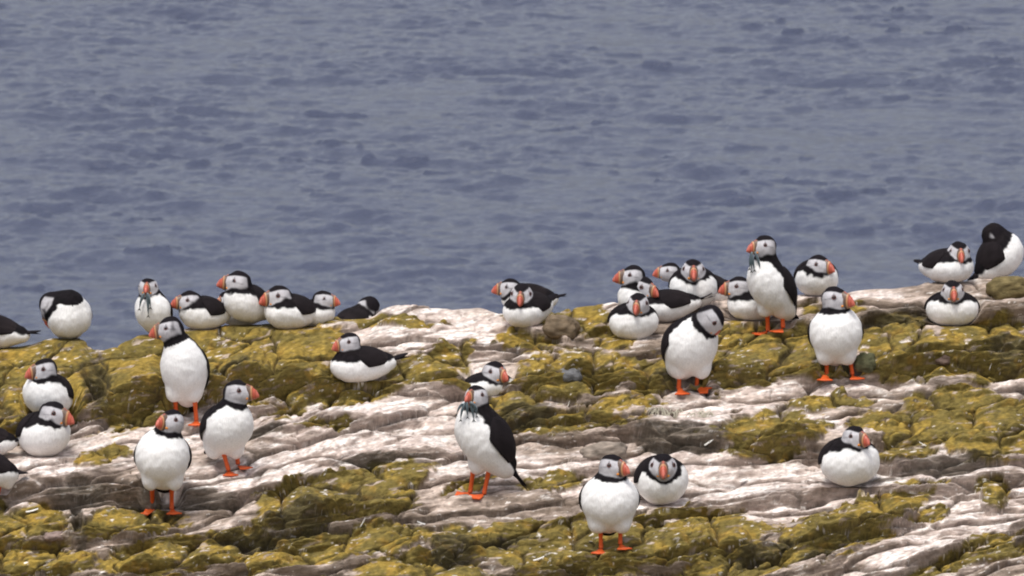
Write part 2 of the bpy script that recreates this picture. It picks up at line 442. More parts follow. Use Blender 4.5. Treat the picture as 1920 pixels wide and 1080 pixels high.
# kind, contact/feet, torso centre, yaw, pitch, A, W, H, head centre, head yaw, pitch, roll, k(head), extra
B = [
 dict(l='puffin cut off at the left edge above the mossy rock, black back and tail only', c=[(-5, 657)], t=(-18, 622), y=-92, p=8, A=72, W=40, H=34, h=(-84, 580), hy=-90),
 dict(l='preening puffin with head bent out of sight, round white breast against the sea', c=[(122, 638)], t=(129, 596), y=10, p=56, A=48, W=45, H=44, h=(98, 572), hy=-105, hp=-75, hd=-8, k=1.1, nr=1.15, n0=0.66),
 dict(l='small standing puffin with fish in its bill, behind the tall left puffin', c=[(288, 634)], t=(288, 588), y=-22, p=62, A=46, W=36, H=34, h=(278, 540), hy=-6, hp=4, k=0.84),
 dict(l='puffin sitting on the ridge facing left, between the small fish carrier and the raised head', c=[(375, 621)], t=(384, 588), y=-62, p=8, A=52, W=35, H=33, h=(356, 566), hy=-72, k=0.95),
 dict(l='tall upright puffin before the yellow mounds at left, bill pointing left', c=[(330, 778), (368, 790)], t=(346, 698), y=-16, p=70, A=70, W=47, H=44, h=(320, 617), hy=-82, hp=-8, st=1, k=1.05, nr=1.15, hd=4),
 dict(l='puffin with raised head in left profile, highest of the left ridge group', c=[(456, 607)], t=(466, 570), y=-48, p=24, A=56, W=38, H=37, h=(448, 531), hy=-88, hp=4, k=1.03, nr=1.1),
 dict(l='puffin nearly hidden behind the raised-head one, only its pale cheek showing on its left', c=[(440, 603)], t=(455, 586), y=-80, p=6, A=46, W=30, H=28, h=(424, 563), hy=-40, hp=-5, k=0.72, dy=0.10),
 dict(l='plump puffin sitting on top of the mossy hump, facing left', c=[(545, 619)], t=(548, 586), y=-55, p=6, A=58, W=42, H=35, h=(524, 557), hy=-66, hp=-4, k=1.04),
 dict(l='puffin peeking right from behind the plump one on the hump, orange bill to the right', c=[(595, 603)], t=(588, 588), y=48, p=10, A=46, W=33, H=27, h=(606, 563), hy=72, k=0.84),
 dict(l='dark puffin tucked down behind the ridge with only black nape and back showing', c=[(672, 604)], dy=0.05, t=(662, 604), y=140, p=14, A=50, W=34, H=26, h=(691, 577), hy=-140, hp=-25, k=0.92, nr=1.2),
 dict(l='puffin lying in full side view on moss, facing left, long black wing and tail', c=[(668, 719)], t=(680, 684), y=-66, p=0, A=66, W=38, H=35, h=(655, 643), hy=-62, hp=-6, k=0.92, tail=1.2),
 dict(l='puffin by the yellow boulder at far left, bill to the left, breast behind another head', c=[(88, 792)], t=(92, 742), y=-30, p=28, A=56, W=47, H=42, h=(84, 694), hy=-64, hp=-6, k=1.02, nr=1.1),
 dict(l='puffin resting at the foot of the yellow boulder, orange bill turned right', c=[(84, 859)], t=(80, 815), y=34, p=18, A=58, W=52, H=44, h=(98, 777), hy=70, hp=-8, k=1.14),
 dict(l='puffin mostly outside the left edge, pale grey flank and dark rump above another one', c=[(-4, 862)], t=(-16, 828), y=-95, p=4, A=48, W=34, H=29, h=(-70, 790), hy=-90),
 dict(l='standing puffin cut by the left edge, lowest one there, black wing tip over white belly', c=[(-4, 928), (-26, 930)], t=(-16, 882), y=-80, p=14, A=52, W=36, H=34, h=(-74, 830), hy=-90, st=1),
 dict(l='standing puffin facing the viewer with lifted pink bill, round white belly, lower left', dy=-0.05, c=[(286, 958), (322, 956)], t=(305, 862), y=-2, p=68, A=62, W=54, H=50, h=(322, 792), hy=-40, hp=8, st=1, k=1.08),
 dict(l='standing puffin leaning right with wing tip trailing left, beside the pink-billed one', c=[(428, 884), (446, 872)], t=(424, 806), y=32, p=48, A=66, W=50, H=46, h=(443, 736), hy=78, hp=2, st=1, k=1.08),
 dict(l='tall puffin standing at the centre with several fish hanging from its bill', c=[(882, 925), (908, 928)], t=(912, 828), y=-74, p=57, A=80, W=50, H=50, h=(893, 745), hy=-30, hp=8, st=1, k=1.02, nr=1.05, hd=6, tail=1.3),
 dict(l='puffin half hidden in a dip behind the central fish carrier, face turned right', c=[(920, 742)], t=(914, 724), dig=0.03, y=30, p=10, A=46, W=52, H=27, h=(927, 699), hy=40, hp=-4, k=1.0),
 dict(l='puffin sitting on the skyline at centre, facing the viewer, tail lifted to the right', c=[(984, 613)], t=(991, 580), y=-46, p=-6, A=54, W=42, H=34, h=(978, 553), hy=-6, hp=-12, k=0.98, tail=1.2),
 dict(l='puffin hidden behind the central skyline bird, only its bill and brow showing to the left', c=[(985, 594)], t=(992, 562), y=-84, p=2, A=54, W=32, H=30, h=(957, 541), hy=-86, k=0.88, dy=0.08),
 dict(l='puffin in left profile at the rear left of the crowded group', c=[(1196, 594)], t=(1202, 562), y=-55, p=18, A=50, W=37, H=36, h=(1188, 519), hy=-84, k=0.98, nr=1.1),
 dict(l='puffin in the crowded group with head turned right and dark wing stretched right', c=[(1240, 608)], t=(1250, 574), y=-72, p=-4, A=66, W=36, H=31, h=(1206, 540), hy=48, hp=-8, k=0.97, tail=1.2),
 dict(l='puffin sitting lowest and leftmost in the crowded group, facing the viewer, orange bill down', c=[(1186, 638)], t=(1187, 604), y=12, p=12, A=46, W=49, H=37, h=(1197, 571), hy=-10, hp=-8, k=0.98),
 dict(l='puffin almost hidden behind the broad front-facing one, bill tip left and flank right', c=[(1322, 580)], t=(1322, 545), y=-86, p=4, A=58, W=34, H=33, h=(1256, 510), hy=-80, k=0.82, dy=0.10),
 dict(l='broad puffin facing straight at the viewer at the back of the crowded group', c=[(1300, 580)], t=(1300, 540), y=2, p=22, A=44, W=47, H=41, h=(1300, 508), hy=0, hp=-4, k=1.02),
 dict(l='puffin lying behind the legs of the right fish carrier, facing left with orange bill', c=[(1405, 603)], t=(1416, 572), y=-62, p=5, A=58, W=39, H=33, h=(1386, 540), hy=-78, k=1.0),
 dict(l='tallest puffin on the right ridge, upright with fish dangling from its bill, facing left', c=[(1440, 622), (1468, 616)], t=(1449, 542), y=-54, p=56, A=70, W=43, H=42, tail=1.25, h=(1434, 463), hy=-62, hp=2, st=1, k=0.96, nr=1.05, hd=6),
 dict(l='puffin sitting behind the right fish carrier with head turned right, white breast to the sea', c=[(1530, 558)], t=(1530, 522), y=14, p=16, A=45, W=43, H=36, h=(1534, 499), hy=50, k=0.97),
 dict(l='standing puffin with egg-shaped white belly, head turned right, on the ledge at right', c=[(1550, 706), (1598, 704)], t=(1567, 630), y=5, p=70, A=60, W=52, H=48, h=(1564, 561), hy=58, st=1, k=1.1),
 dict(l='standing puffin bowing its head to preen its breast, in front of the crowded group', c=[(1273, 732), (1306, 730)], t=(1293, 652), y=34, p=60, A=68, W=54, H=50, h=(1333, 597), bl=0.5, hy=76, hp=-60, st=1, k=1.12, nr=1.1, hd=20),
 dict(l='puffin sitting on the far right skyline, face to the viewer, body stretched to the left', c=[(1778, 532)], t=(1774, 500), y=44, p=6, A=60, W=42, H=34, h=(1798, 474), hy=6, hp=-8, k=0.97),
 dict(l='rightmost puffin on the skyline with black head turned away and white breast to the right', c=[(1872, 522)], t=(1872, 484), y=102, p=46, A=54, W=38, H=40, h=(1864, 441), hy=-150, hp=-28, k=0.95, nr=1.35),
 dict(l='puffin sitting square to the viewer just below the far right skyline pair', c=[(1785, 613)], t=(1785, 580), y=0, p=14, A=44, W=52, H=35, h=(1786, 547), hy=2, hp=-5, k=0.98),
 dict(l='solitary puffin resting on the pale slab at lower right, face half turned right', c=[(1590, 916)], t=(1591, 867), y=24, p=22, A=58, W=60, H=48, h=(1602, 821), hy=40, hp=0, k=1.04),
 dict(l='standing puffin lowest in the picture, white belly on orange feet, bill turned right', c=[(1127, 1030), (1163, 1022)], t=(1143, 943), y=4, p=70, A=60, W=57, H=53, h=(1147, 876), hy=48, hp=2, st=1, k=1.1),
 dict(l='puffin sitting right behind the lowest standing one, wide masked face to the viewer', c=[(1238, 951)], t=(1238, 902), y=30, p=20, A=56, W=52, H=48, h=(1243, 876), hy=0, hp=-4, k=1.16, hd=12),
]

# first look at the rock: where each bird and each foot touches it
sub = P[:, :].reshape(-1, 3)
ri = np.arange(0, NRW, 2); ci = np.arange(0, NCL, 2)
Pc = P[np.ix_(ri, ci)]


def make_bvh(Q_):
    return BVHTree.FromPolygons([tuple(v) for v in Q_.reshape(-1, 3).tolist()], grid_faces(*Q_.shape[:2]).tolist())


bvh = make_bvh(Pc)


def hit(b, px, py):
    d = ray(px, py)
    for k in range(60):                # looks a little lower when the ray passes over the crest
        d = ray(px, py + k * 2)
        r = b.ray_cast(Vector(CAM), Vector(d))
        if r[0] is not None and r[0].z > -0.6:
            return np.array(r[0])
    raise RuntimeError('no ground under %s %s' % (px, py))


for b in B:
    b['C'] = [hit(bvh, *c) for c in b['c']]

# seats: where the ground behind a bird would stand higher than it, it is worn level
XY = P[..., :2]; Z = P[..., 2]
for b in B:
    m_px = 1 / 700.0
    if b.get('st'):
        for C in b['C']:
            r = np.hypot(XY[..., 0] - C[0], (XY[..., 1] - C[1] - 0.004) * 1.2)
            wgt = sstep(0.045, 0.022, r)
            Z[...] = Z + np.clip(C[2] - 0.001 - Z, -0.05, 0.006) * wgt
    else:
        C = b['C'][0]
        ca, sa = math.sin(R(b['y'])), -math.cos(R(b['y']))
        dx = XY[..., 0] - (C[0] + (b['t'][0] - b['c'][0][0]) * m_px); dy = XY[..., 1] - (C[1] + 0.03)
        la = dx * ca + dy * sa; lb = -dx * sa + dy * ca
        r = np.sqrt((la / (b['A'] * m_px * 1.05)) ** 2 + (lb / (b['W'] * m_px * 1.05)) ** 2)
        wgt = sstep(1.35, 0.65, r) * (Z > C[2] - 0.010) * (Z < C[2] + 0.14)
        Z[...] = Z + np.clip(C[2] + 0.003 - Z, -b.get('dig', 0.14), 0.02) * wgt
P[..., 2] = Z

# colours of the rock: droppings whiten the treads, the risers stay grey-brown
gH = np.gradient(Hall, axis=0) / np.abs(np.gradient(PYb, axis=0)).clip(0.05)
ker = np.array([1, 2, 3, 2, 1.]) / 9
for _ in range(2):
    gH = sum(w_ * np.roll(gH, o_, 0) for w_, o_ in zip(ker, (-2, -1, 0, 1, 2)))
riser = sstep(0.03, 0.30, gH)
QF = Q - PXCM * dt * 0.8
gm = blobs(PXb, PYf, GUANO, 81)
streak = fbm(PXb / 90, QF / 6.5, 5, 83, 0.6)
tone = fbm(PXb / 110, QF / 16, 5, 87, 0.6)
tone2 = fbm(PXb / 12, QF / 5, 4, 88, 0.6)
gn = sstep(1.65, 0.8, gm + 0.9 * streak) * (1 - 0.55 * riser)
rock_a = np.array([0.50, 0.405, 0.345]); rock_b = np.array([0.20, 0.155, 0.122]); pink = np.array([0.56, 0.46, 0.415]); white = np.array([0.85, 0.80, 0.755])
k = sstep(-0.3, 0.4, tone + 0.5 * n_b - 0.35 * riser)[..., None]
c = rock_b * (1 - k) + rock_a * k
grit = fbm(PXb / 7, QF / 3.2, 3, 97, 0.6)
mott = fbm(PXb / 36, QF / 8, 4, 98, 0.6)
wk = sstep(-0.15, 0.55, streak + 0.6 * tone2 + 0.5 * mott + 0.10 - 0.5 * riser)[..., None]
gq = (0.86 * gn * (0.62 + 0.38 * sstep(-0.35, 0.1, mott)))[..., None]
c = c * (1 - gq) + (pink * (1 - wk) + white * wk) * gq
# streaks of droppings run down over edges everywhere
spl = (sstep(0.16, 0.34, fbm(PXb / 42, QF / 5.2, 4, 85, 0.6)) * sstep(-0.1, 0.2, fbm(PXb / 130, QF / 40, 3, 86)) * (1 - 0.6 * riser))[..., None]
c = c * (1 - 0.6 * spl) + white * 0.6 * spl
li_a = np.array([0.262, 0.180, 0.038]); li_b = np.array([0.150, 0.115, 0.034]); li_c = np.array([0.30, 0.178, 0.034])
lk = sstep(-0.35, 0.3, fbm(PXb / 60, PYf / 25, 4, 90) + 0.5 * (cid - 0.5) - 0.75 * riser)[..., None]  # riser term paints olive shading onto the lichen fronts
lo = sstep(0.12, 0.42, fbm(PXb / 34, PYf / 16, 4, 92))[..., None]
lc = (li_b * (1 - lk) + li_a * lk) * (1 - 0.45 * lo) + li_c * 0.45 * lo
lc = lc * (1 + 0.45 * tone2[..., None])
# bald patches in the lichen
bald = sstep(0.27, 0.40, fbm(PXb / 40, QF / 9, 4, 94))
lm = (LM * (1 - 0.8 * bald))[..., None]
c = c * (1 - lm) + lc * lm
fk = (sstep(0.44, 0.52, fbm(PXb / 20, QF / 4.2, 3, 95) + 0.22 * fbm(PXb / 160, PYf / 70, 2, 96)) * 0.75)[..., None]
c = c * (1 - fk) + white * 0.92 * fk
# soil in cracks and joints, deepened with painted-in crevice shade
dk = np.clip(crease * LM + crack * (1 - LM), 0, 1)[..., None] * 0.68
c = c * (1 - dk) + np.array([0.034, 0.026, 0.020]) * dk
pit_shade = np.zeros_like(PXb)  # shadow of the hollows, painted into the rock colour
for cx, cy, rx, ry, D, rot in PITS:
    pit_shade = np.maximum(pit_shade, sstep(1.3, 0.7, ell(PXb, PYb, cx, cy, rx * 1.1, ry * 1.3, rot) + 0.5 * tone2))
c = c * (1 - 0.6 * pit_shade[..., None]) + np.array([0.050, 0.045, 0.032]) * 0.6 * pit_shade[..., None]
c = c * (1 + 0.34 * tone2[..., None] + 0.26 * grit[..., None])
pit_ = (sstep(0.36, 0.5, fbm(PXb / 13, QF / 4.5, 3, 99)) * 0.6)[..., None]
c = c * (1 - pit_) + np.array([0.09, 0.072, 0.055]) * pit_
c = np.clip(c, 0.008, 0.88)
cb = np.repeat(c[-1:], NB, 0) * np.linspace(1, 0.5, NB)[:, None, None] + 0.02
call = np.concatenate([c, cb], 0)
ground = mesh_obj('rocky_ground', P.reshape(-1, 3), grid_faces(NRW, NCL), M_rock, col=call.reshape(-1, 3))
tag(ground, kind='structure')
Pc = P[np.ix_(ri, ci)]
bvh = make_bvh(Pc)

# ------------------------------------------------------------------ sea
rs = np.random.RandomState(5)


def stretch(a, b, d, far, g=1.25):
    mid = list(np.arange(a, b, d)); s = d
    lo = a; left = []
    while lo > -far:
        s *= g; lo -= s; left.append(lo)
    hi = mid[-1]; s = d; right = []
    while hi < far:
        s *= g; hi += s; right.append(hi)
    return np.array(left[::-1] + mid + right)


sx = stretch(-15, 15, 0.042, 6000)
sy = stretch(68, 124, 0.062, 9000)
sy = sy[sy > -3000]
SX, SY = np.meshgrid(sx, sy)
hz = np.zeros_like(SX)
yw = 0.35 * fbm(SX / 5, SY / 5, 2, 101); xw = 0.5 * fbm(SX / 4, SY / 6, 2, 102)
for i in range(54):
    lam = 0.34 * (5.5 / 0.34) ** (rs.rand() ** 1.35)
    th = rs.normal(R(72), R(26)) if i % 3 else rs.normal(R(140), R(22))
    kx, ky = math.cos(th) * 2 * math.pi / lam, math.sin(th) * 2 * math.pi / lam
    amp = 0.0050 * lam ** 0.62
    ph = kx * (SX + xw) + ky * (SY + yw) + rs.rand() * 6.28
    s = np.sin(ph)
    hz += amp * (s + 0.35 * np.cos(2 * ph + 0.4))
gust = 0.75 + 0.9 * fbm(SX / 3.5, SY / 7, 3, 103)
rip = 1.6 * fbm((SX + 0.25 * SY) / 1.1, (SY - 0.3 * SX) / 0.65, 5, 105, 0.64)
hz = hz * np.clip(gust, 0.35, 1.6) + 0.032 * rip * np.clip(gust, 0.3, 1.5)
fade = 1 / (1 + (np.maximum(np.abs(SX) - 16, 0) / 30) ** 2) / (1 + (np.maximum(np.abs(SY - 96) - 30, 0) / 60) ** 2)
chop = fbm((SX + yw) / 1.7, (SY - 0.25 * SX) / 1.3, 3, 107, 0.5)
chop2 = fbm((SX - yw) / 0.9, (SY + 0.2 * SX) / 0.7, 2, 109, 0.5)
rough = sstep(-0.25, 0.35, fbm(SX / 6, SY / 12, 2, 108))
hz = hz + (0.055 * sstep(0.43, 0.46, chop) + 0.030 * sstep(0.44, 0.47, chop2) + 0.04 * np.clip(chop, 0, 1)) * rough
SZ = SEA_Z + hz * fade
m, t, p = new_mat('sea water')
p.inputs['Base Color'].default_value = (0.046, 0.055, 0.092, 1)
p.inputs['Roughness'].default_value = 0.08
p.inputs['IOR'].default_value = 1.33
p.inputs['Specular IOR Level'].default_value = 0.75
tc = t.nodes.new('ShaderNodeTexCoord')
mp = t.nodes.new('ShaderNodeMapping'); mp.inputs['Scale'].default_value = (1.0, 1.25, 1)
t.links.new(tc.outputs['Object'], mp.inputs['Vector'])
n1 = t.nodes.new('ShaderNodeTexNoise'); n1.inputs['Scale'].default_value = 3.2; n1.inputs['Detail'].default_value = 6; n1.inputs['Roughness'].default_value = 0.6
t.links.new(mp.outputs[0], n1.inputs['Vector'])
bp = t.nodes.new('ShaderNodeBump'); bp.inputs['Strength'].default_value = 0.7; bp.inputs['Distance'].default_value = 0.11
t.links.new(n1.outputs['Fac'], bp.inputs['Height']); t.links.new(bp.outputs[0], p.inputs['Normal'])
sea = mesh_obj('sea', np.stack([SX, SY, SZ], -1).reshape(-1, 3), grid_faces(*SX.shape), m)
tag(sea, kind='structure')


# ------------------------------------------------------------------ puffins
def nrm(v):
    v = np.asarray(v, float); return v / np.linalg.norm(v)


def frame(yaw, pitch, roll=0.0):
    """forward, left, up for a direction; yaw 0 looks at the camera, 90 to the right of the picture"""
    y, p_ = R(yaw), R(pitch)
    f = np.array([math.sin(y) * math.cos(p_), -math.cos(y) * math.cos(p_), math.sin(p_)])
    up = np.array([-math.sin(y) * math.sin(p_), math.cos(y) * math.sin(p_), math.cos(p_)])
    l = np.cross(up, f)
    if roll:
        c_, s_ = math.cos(R(roll)), math.sin(R(roll))
        l, up = l * c_ + up * s_, up * c_ - l * s_
    return f, l, up


def sd_ell(Pt, c_, fr, rad):
    d = Pt - c_
    q = np.stack([d @ fr[0] / rad[0], d @ fr[1] / rad[1], d @ fr[2] / rad[2]], -1)
    q2 = np.stack([q[..., i] / rad[i] for i in range(3)], -1)
    k0 = np.linalg.norm(q, axis=-1); k1 = np.linalg.norm(q2, axis=-1) + 1e-9
    return k0 * (k0 - 1) / k1, q


def sd_cap(Pt, a, b_, ra, rb):
    ab = b_ - a; L2 = ab @ ab + 1e-9
    t_ = np.clip(((Pt - a) @ ab) / L2, 0, 1)
    return np.linalg.norm(Pt - a - t_[..., None] * ab, axis=-1) - (ra + (rb - ra) * t_), t_


def smin(a, b_, k_):
    h_ = np.clip(0.5 + 0.5 * (b_ - a) / k_, 0, 1)
    return b_ * (1 - h_) + a * h_ - k_ * h_ * (1 - h_)


def surface_nets(D, org, vs):
    nx, ny, nz = D.shape
    S = D < 0
    corners = [(i, j, k_) for i in (0, 1) for j in (0, 1) for k_ in (0, 1)]
    cnt = sum(S[i:nx - 1 + i, j:ny - 1 + j, k_:nz - 1 + k_].astype(int) for i, j, k_ in corners)
    act = (cnt > 0) & (cnt < 8)
    idx = -np.ones(act.shape, int); idx[act] = np.arange(act.sum())
    ax = np.argwhere(act)
    acc = np.zeros((len(ax), 3)); n_ = np.zeros(len(ax))
    val = {c_: D[ax[:, 0] + c_[0], ax[:, 1] + c_[1], ax[:, 2] + c_[2]] for c_ in corners}
    for a in corners:
        for d_ in range(3):
            if a[d_]: continue
            b_ = list(a); b_[d_] = 1; b_ = tuple(b_)
            va, vb = val[a], val[b_]
            cr_ = (va < 0) != (vb < 0)
            tt_ = np.where(cr_, va / np.where(cr_, va - vb, 1), 0)
            pt = np.array(a, float)[None] + tt_[:, None] * (np.array(b_, float) - np.array(a, float))[None]
            acc[cr_] += pt[cr_]; n_[cr_] += 1
    V = org + (ax + acc / n_[:, None]) * vs
    Fs = []
    for d_ in range(3):
        sl0 = [slice(1, -1)] * 3; sl1 = [slice(1, -1)] * 3
        sl0[d_] = slice(0, D.shape[d_] - 1); sl1[d_] = slice(1, D.shape[d_])
        A_, B_ = S[tuple(sl0)], S[tuple(sl1)]
        e = np.argwhere(A_ != B_)
        flip = A_[tuple(e.T)]
        off = np.array([1, 1, 1]); off[d_] = 0
        e = e + off
        u, v_ = (d_ + 1) % 3, (d_ + 2) % 3
        du = np.eye(3, dtype=int)[u]; dv = np.eye(3, dtype=int)[v_]
        q = [idx[tuple((e - du - dv).T)], idx[tuple((e - dv).T)], idx[tuple(e.T)], idx[tuple((e - du).T)]]
        q = np.stack(q, -1)
        q[~flip] = q[~flip][:, ::-1]
        Fs.append(q)
    return V, np.concatenate(Fs)


def loft(cs, fr_u, fr_v, ru, rv, n_=12, cap=True, pw=1.0):
    """rings of ellipses: centres, two axis vectors per ring, radii"""
    th = np.linspace(0, 2 * math.pi, n_, endpoint=False)
    V = []
    for i in range(len(cs)):
        cc = np.sign(np.cos(th)) * np.abs(np.cos(th)) ** pw; ss = np.sign(np.sin(th)) * np.abs(np.sin(th)) ** pw
        V.append(np.asarray(cs[i])[None] + ru[i] * cc[:, None] * fr_u[i][None] + rv[i] * ss[:, None] * fr_v[i][None])
    V = np.concatenate(V)
    F = [tuple(f) for f in grid_faces(len(cs), n_, True)]
    if cap:
        F.append(tuple(range(n_))[::-1]); F.append(tuple((len(cs) - 1) * n_ + i for i in range(n_)))
    return V, F


def tube(pts, rad, n_=8):
    pts = np.asarray(pts, float)
    U, W_ = [], []
    for i in range(len(pts)):
        d = nrm(pts[min(i + 1, len(pts) - 1)] - pts[max(i - 1, 0)])
        a = np.array([1.0, 0, 0]) if abs(d[0]) < 0.8 else np.array([0, 1.0, 0])
        u = nrm(np.cross(d, a)); U.append(u); W_.append(np.cross(d, u))
    return loft(pts, U, W_, rad, rad, n_)


BLACK = np.array([0.0075, 0.006, 0.0075]); WHITE = np.array([0.76, 0.75, 0.74])
ORANGE = np.array([0.62, 0.10, 0.020])
FLIP_CHECK = True


def build_puffin(b, i):
    st = b.get('st', 0)
    Cs = b['C']
    if st:
        Yt = float(np.min([c_[1] for c_ in Cs])) - 0.004 + b.get('dy', 0)
        base = np.mean(Cs, 0)
    else:
        Yt = Cs[0][1] + 0.030 + b.get('dy', 0)
        base = Cs[0] + np.array([0, 0.03, 0])
    s = float(np.linalg.norm(np.array([base[0], Yt, base[2]]) - CAM) / FPX)      # metres per frame px here
    root = bpy.data.objects.new('puffin', None)
    root.empty_display_size = 0.05
    root.location = base
    COL.objects.link(root)
    tag(root, b['l'], 'puffin', G)
    fr = frame(b['y'], b['p']); a, sd, n = fr
    A, W, H = b['A'] * s, b['W'] * s * 0.96, b['H'] * s * 0.97
    tc_ = at_y(b['t'][0], b['t'][1], Yt)
    hk = b.get('k', 1.0)
    hd = b.get('hd', 0) * s
    hc = at_y(b['h'][0], b['h'][1], Yt + a[1] * A * 0.5 - hd)
    hf = frame(b['hy'], b.get('hp', 0), b.get('hr', 0))
    hr = np.array([23.0, 20.5, 22.0]) * s * hk
    # body field
    vs = 2.1 * s
    lo = np.minimum(tc_ - max(A, W, H) * 1.05, hc - hr.max() * 1.2) - 3 * vs
    hi = np.maximum(tc_ + max(A, W, H) * 1.05, hc + hr.max() * 1.2) + 3 * vs
    dims = np.ceil((hi - lo) / vs).astype(int) + 1
    gx = [lo[q] + np.arange(dims[q]) * vs for q in range(3)]
    Pt = np.stack(np.meshgrid(*gx, indexing='ij'), -1)
    rnd = np.random.RandomState(100 + i)
    off = rnd.rand(3) * 50
    nr_ = b.get('nr', 1.0)
    ca_ = tc_ + 0.12 * A * a
    neck0 = tc_ + a * A * b.get('n0', 0.42) + n * H * 0.12
    nk_r0 = min(W, H) * 0.60

    def field(Pt):
        d1, q1 = sd_ell(Pt, ca_, fr, (0.86 * A, W, H))
        d2, _ = sd_ell(Pt, tc_ - a * A * 0.52 + n * H * 0.05, fr, (0.52 * A, 0.66 * W, 0.58 * H))
        dt_ = smin(d1, d2, 14 * s)
        if st:                            # feathered thighs
            for sg_ in (-1, 1):
                d3, _ = sd_ell(Pt, tc_ - a * A * 0.36 - n * H * 0.34 + np.array([sg_ * 0.42 * W, 0, -0.10 * A]), (np.array([1., 0, 0]), np.array([0, 1., 0]), np.array([0, 0, 1.])), (0.34 * W, 0.36 * W, 0.46 * W))
                dt_ = smin(dt_, d3, 8 * s)
        dn_, tn = sd_cap(Pt, neck0, hc, nk_r0, hr[1] * 0.86 * nr_)
        dh, qh = sd_ell(Pt, hc, hf, hr)
        # forehead and cheeks swell toward the bill
        db, _ = sd_ell(Pt, hc + hf[0] * hr[0] * 0.42 - hf[2] * hr[2] * 0.10, hf, (hr[0] * 0.72, hr[1] * 0.62, hr[2] * 0.78))
        dh = smin(dh, db, 5 * s)
        body = smin(smin(dt_, dn_, 13 * s), dh, 5 * s)
        return body, dt_, dn_, dh, q1, qh, tn

    D = field(Pt)[0]
    D = D + 1.5 * s * perlin(Pt[..., 0] * 26 + off[2], Pt[..., 2] * 13 + Pt[..., 1] * 22 + off[0], 6) + 0.9 * s * perlin(Pt[..., 0] * 60 + off[0], Pt[..., 2] * 60 + Pt[..., 1] * 47 + off[1], 5)
    V, F = surface_nets(D, lo, vs)
    _, dt_, dn_, dh, q1, qh, tn = field(V)
    # plumage pattern
    nz = perlin(V[:, 0] / s / 9 + off[0], (V[:, 2] + V[:, 1]) / s / 9 + off[1], 8)
    nz2 = perlin(V[:, 0] / s / 22 + off[2], (V[:, 2] - V[:, 1]) / s / 22 + off[1], 9)
    soft = lambda e, x: sstep(-e, e, x)
    col = np.broadcast_to(WHITE, V.shape).copy()
    # lower belly greyed unevenly: underside shade painted into the white
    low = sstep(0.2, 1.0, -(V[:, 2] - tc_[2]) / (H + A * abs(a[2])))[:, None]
    mottle = (0.5 + 0.5 * sstep(-0.3, 0.4, nz2))[:, None]
    col = col * (1 - low * 0.28 * mottle * np.array([0.6, 1, 1.25]))
    qn, qa, qs = q1[:, 2], q1[:, 0], q1[:, 1]
    back_m = soft(0.05, qn - (0.34 + 0.10 * nz * 0.5 + 0.10 * nz2 - 0.10 * np.clip(-qa, 0, 1)))
    if st: back_m = soft(0.05, qn - (0.22 + 0.08 * nz))
    neck_m = soft(0.9 * s, (dt_ + 0.5 * s * nz * 4 + (3.0 if st else 4.5) * s) - dn_ - 0.0 * s)
    dist_c = np.linalg.norm(V - hc, axis=1)
    collar = soft(1.6 * s, hr[1] * (1.50 + 0.12 * nz + 0.16 * nz2 + (0.14 if st else 0.0)) - dist_c)
    blk = np.maximum(np.maximum(back_m, collar), np.where(dn_ < dt_ - 1.0 * s, 1.0, 0.0) * 1.0)
    if b.get('bib', 1) and not st:
        pass
    bcol = BLACK * (1 + 0.5 * nz[:, None]) + 0.001
    bcol = bcol + sstep(0.3, 1.0, qn)[:, None] * np.array([0.003, 0.002, 0.0015])
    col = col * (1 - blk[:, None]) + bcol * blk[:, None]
    # head
    inh = soft(0.8 * s, 2.2 * s - dh) * soft(0.10, 1.22 - np.linalg.norm(qh, axis=1))
    hf_, hl_, hu_ = qh[:, 0], np.abs(qh[:, 1]), qh[:, 2]
    # face disc on either side
    crown = 0.60 - 0.50 * (1 - hl_) * 1.0 + 0.14 * hf_
    disc = soft(0.07, (0.70 + 0.10 * hf_ + 0.02 * nz) - hu_ + 0.55 * (hl_ - 0.75)) * soft(0.08, hl_ - (0.10 + 0.26 * sstep(0.25, 0.9, hu_)))
    disc = np.maximum(disc, soft(0.08, hf_ - 0.72) * soft(0.08, 0.55 - hu_))
    disc *= soft(0.08, hf_ + 0.68 + 0.25 * np.clip(-hu_, 0, 1) * 0 - 0.18 * hu_)
    disc *= soft(0.07, hu_ + 0.97 + 0.10 * hf_)
    fcol = np.array([0.48, 0.465, 0.485]) * (1 - 0.22 * sstep(0.1, -0.6, hf_) - 0.20 * sstep(-0.1, -0.8, hu_))[:, None] * (1 + 0.05 * nz[:, None])
    # furrow behind the eye and slate wedge round it
    fur = np.exp(-((hu_ - 0.16 + 0.16 * (0.3 - hf_)) / 0.055) ** 2) * sstep(0.35, 0.05, hf_) * sstep(-0.55, -0.2, hf_)
    fcol = fcol * (1 - 0.45 * fur[:, None])
    ex, eu = 0.40, 0.26
    wedge = soft(0.05, 0.17 - np.abs(hf_ - ex + 0.1 * (hu_ - eu)) * 1.0 - 0.42 * (hu_ - eu + 0.06)) * soft(0.05, hu_ - eu + 0.12) * soft(0.06, 0.36 - (hu_ - eu))
    wedge = np.maximum(wedge, soft(0.04, 0.15 - np.hypot(hf_ - ex, (hu_ - eu) * 1.1)))
    wedge *= (hl_ > 0.3)
    fcol = fcol * (1 - 0.85 * wedge[:, None]) + np.array([0.07, 0.065, 0.075]) * 0.85 * wedge[:, None]
    hcol = BLACK * 1.3 + (fcol - BLACK * 1.3) * disc[:, None]
    col = col * (1 - inh[:, None]) + hcol * inh[:, None]
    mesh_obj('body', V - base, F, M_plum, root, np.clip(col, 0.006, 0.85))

    # wings: shells that hug the flanks and end in a point over the rump
    tl = b.get('tail', 1.0)
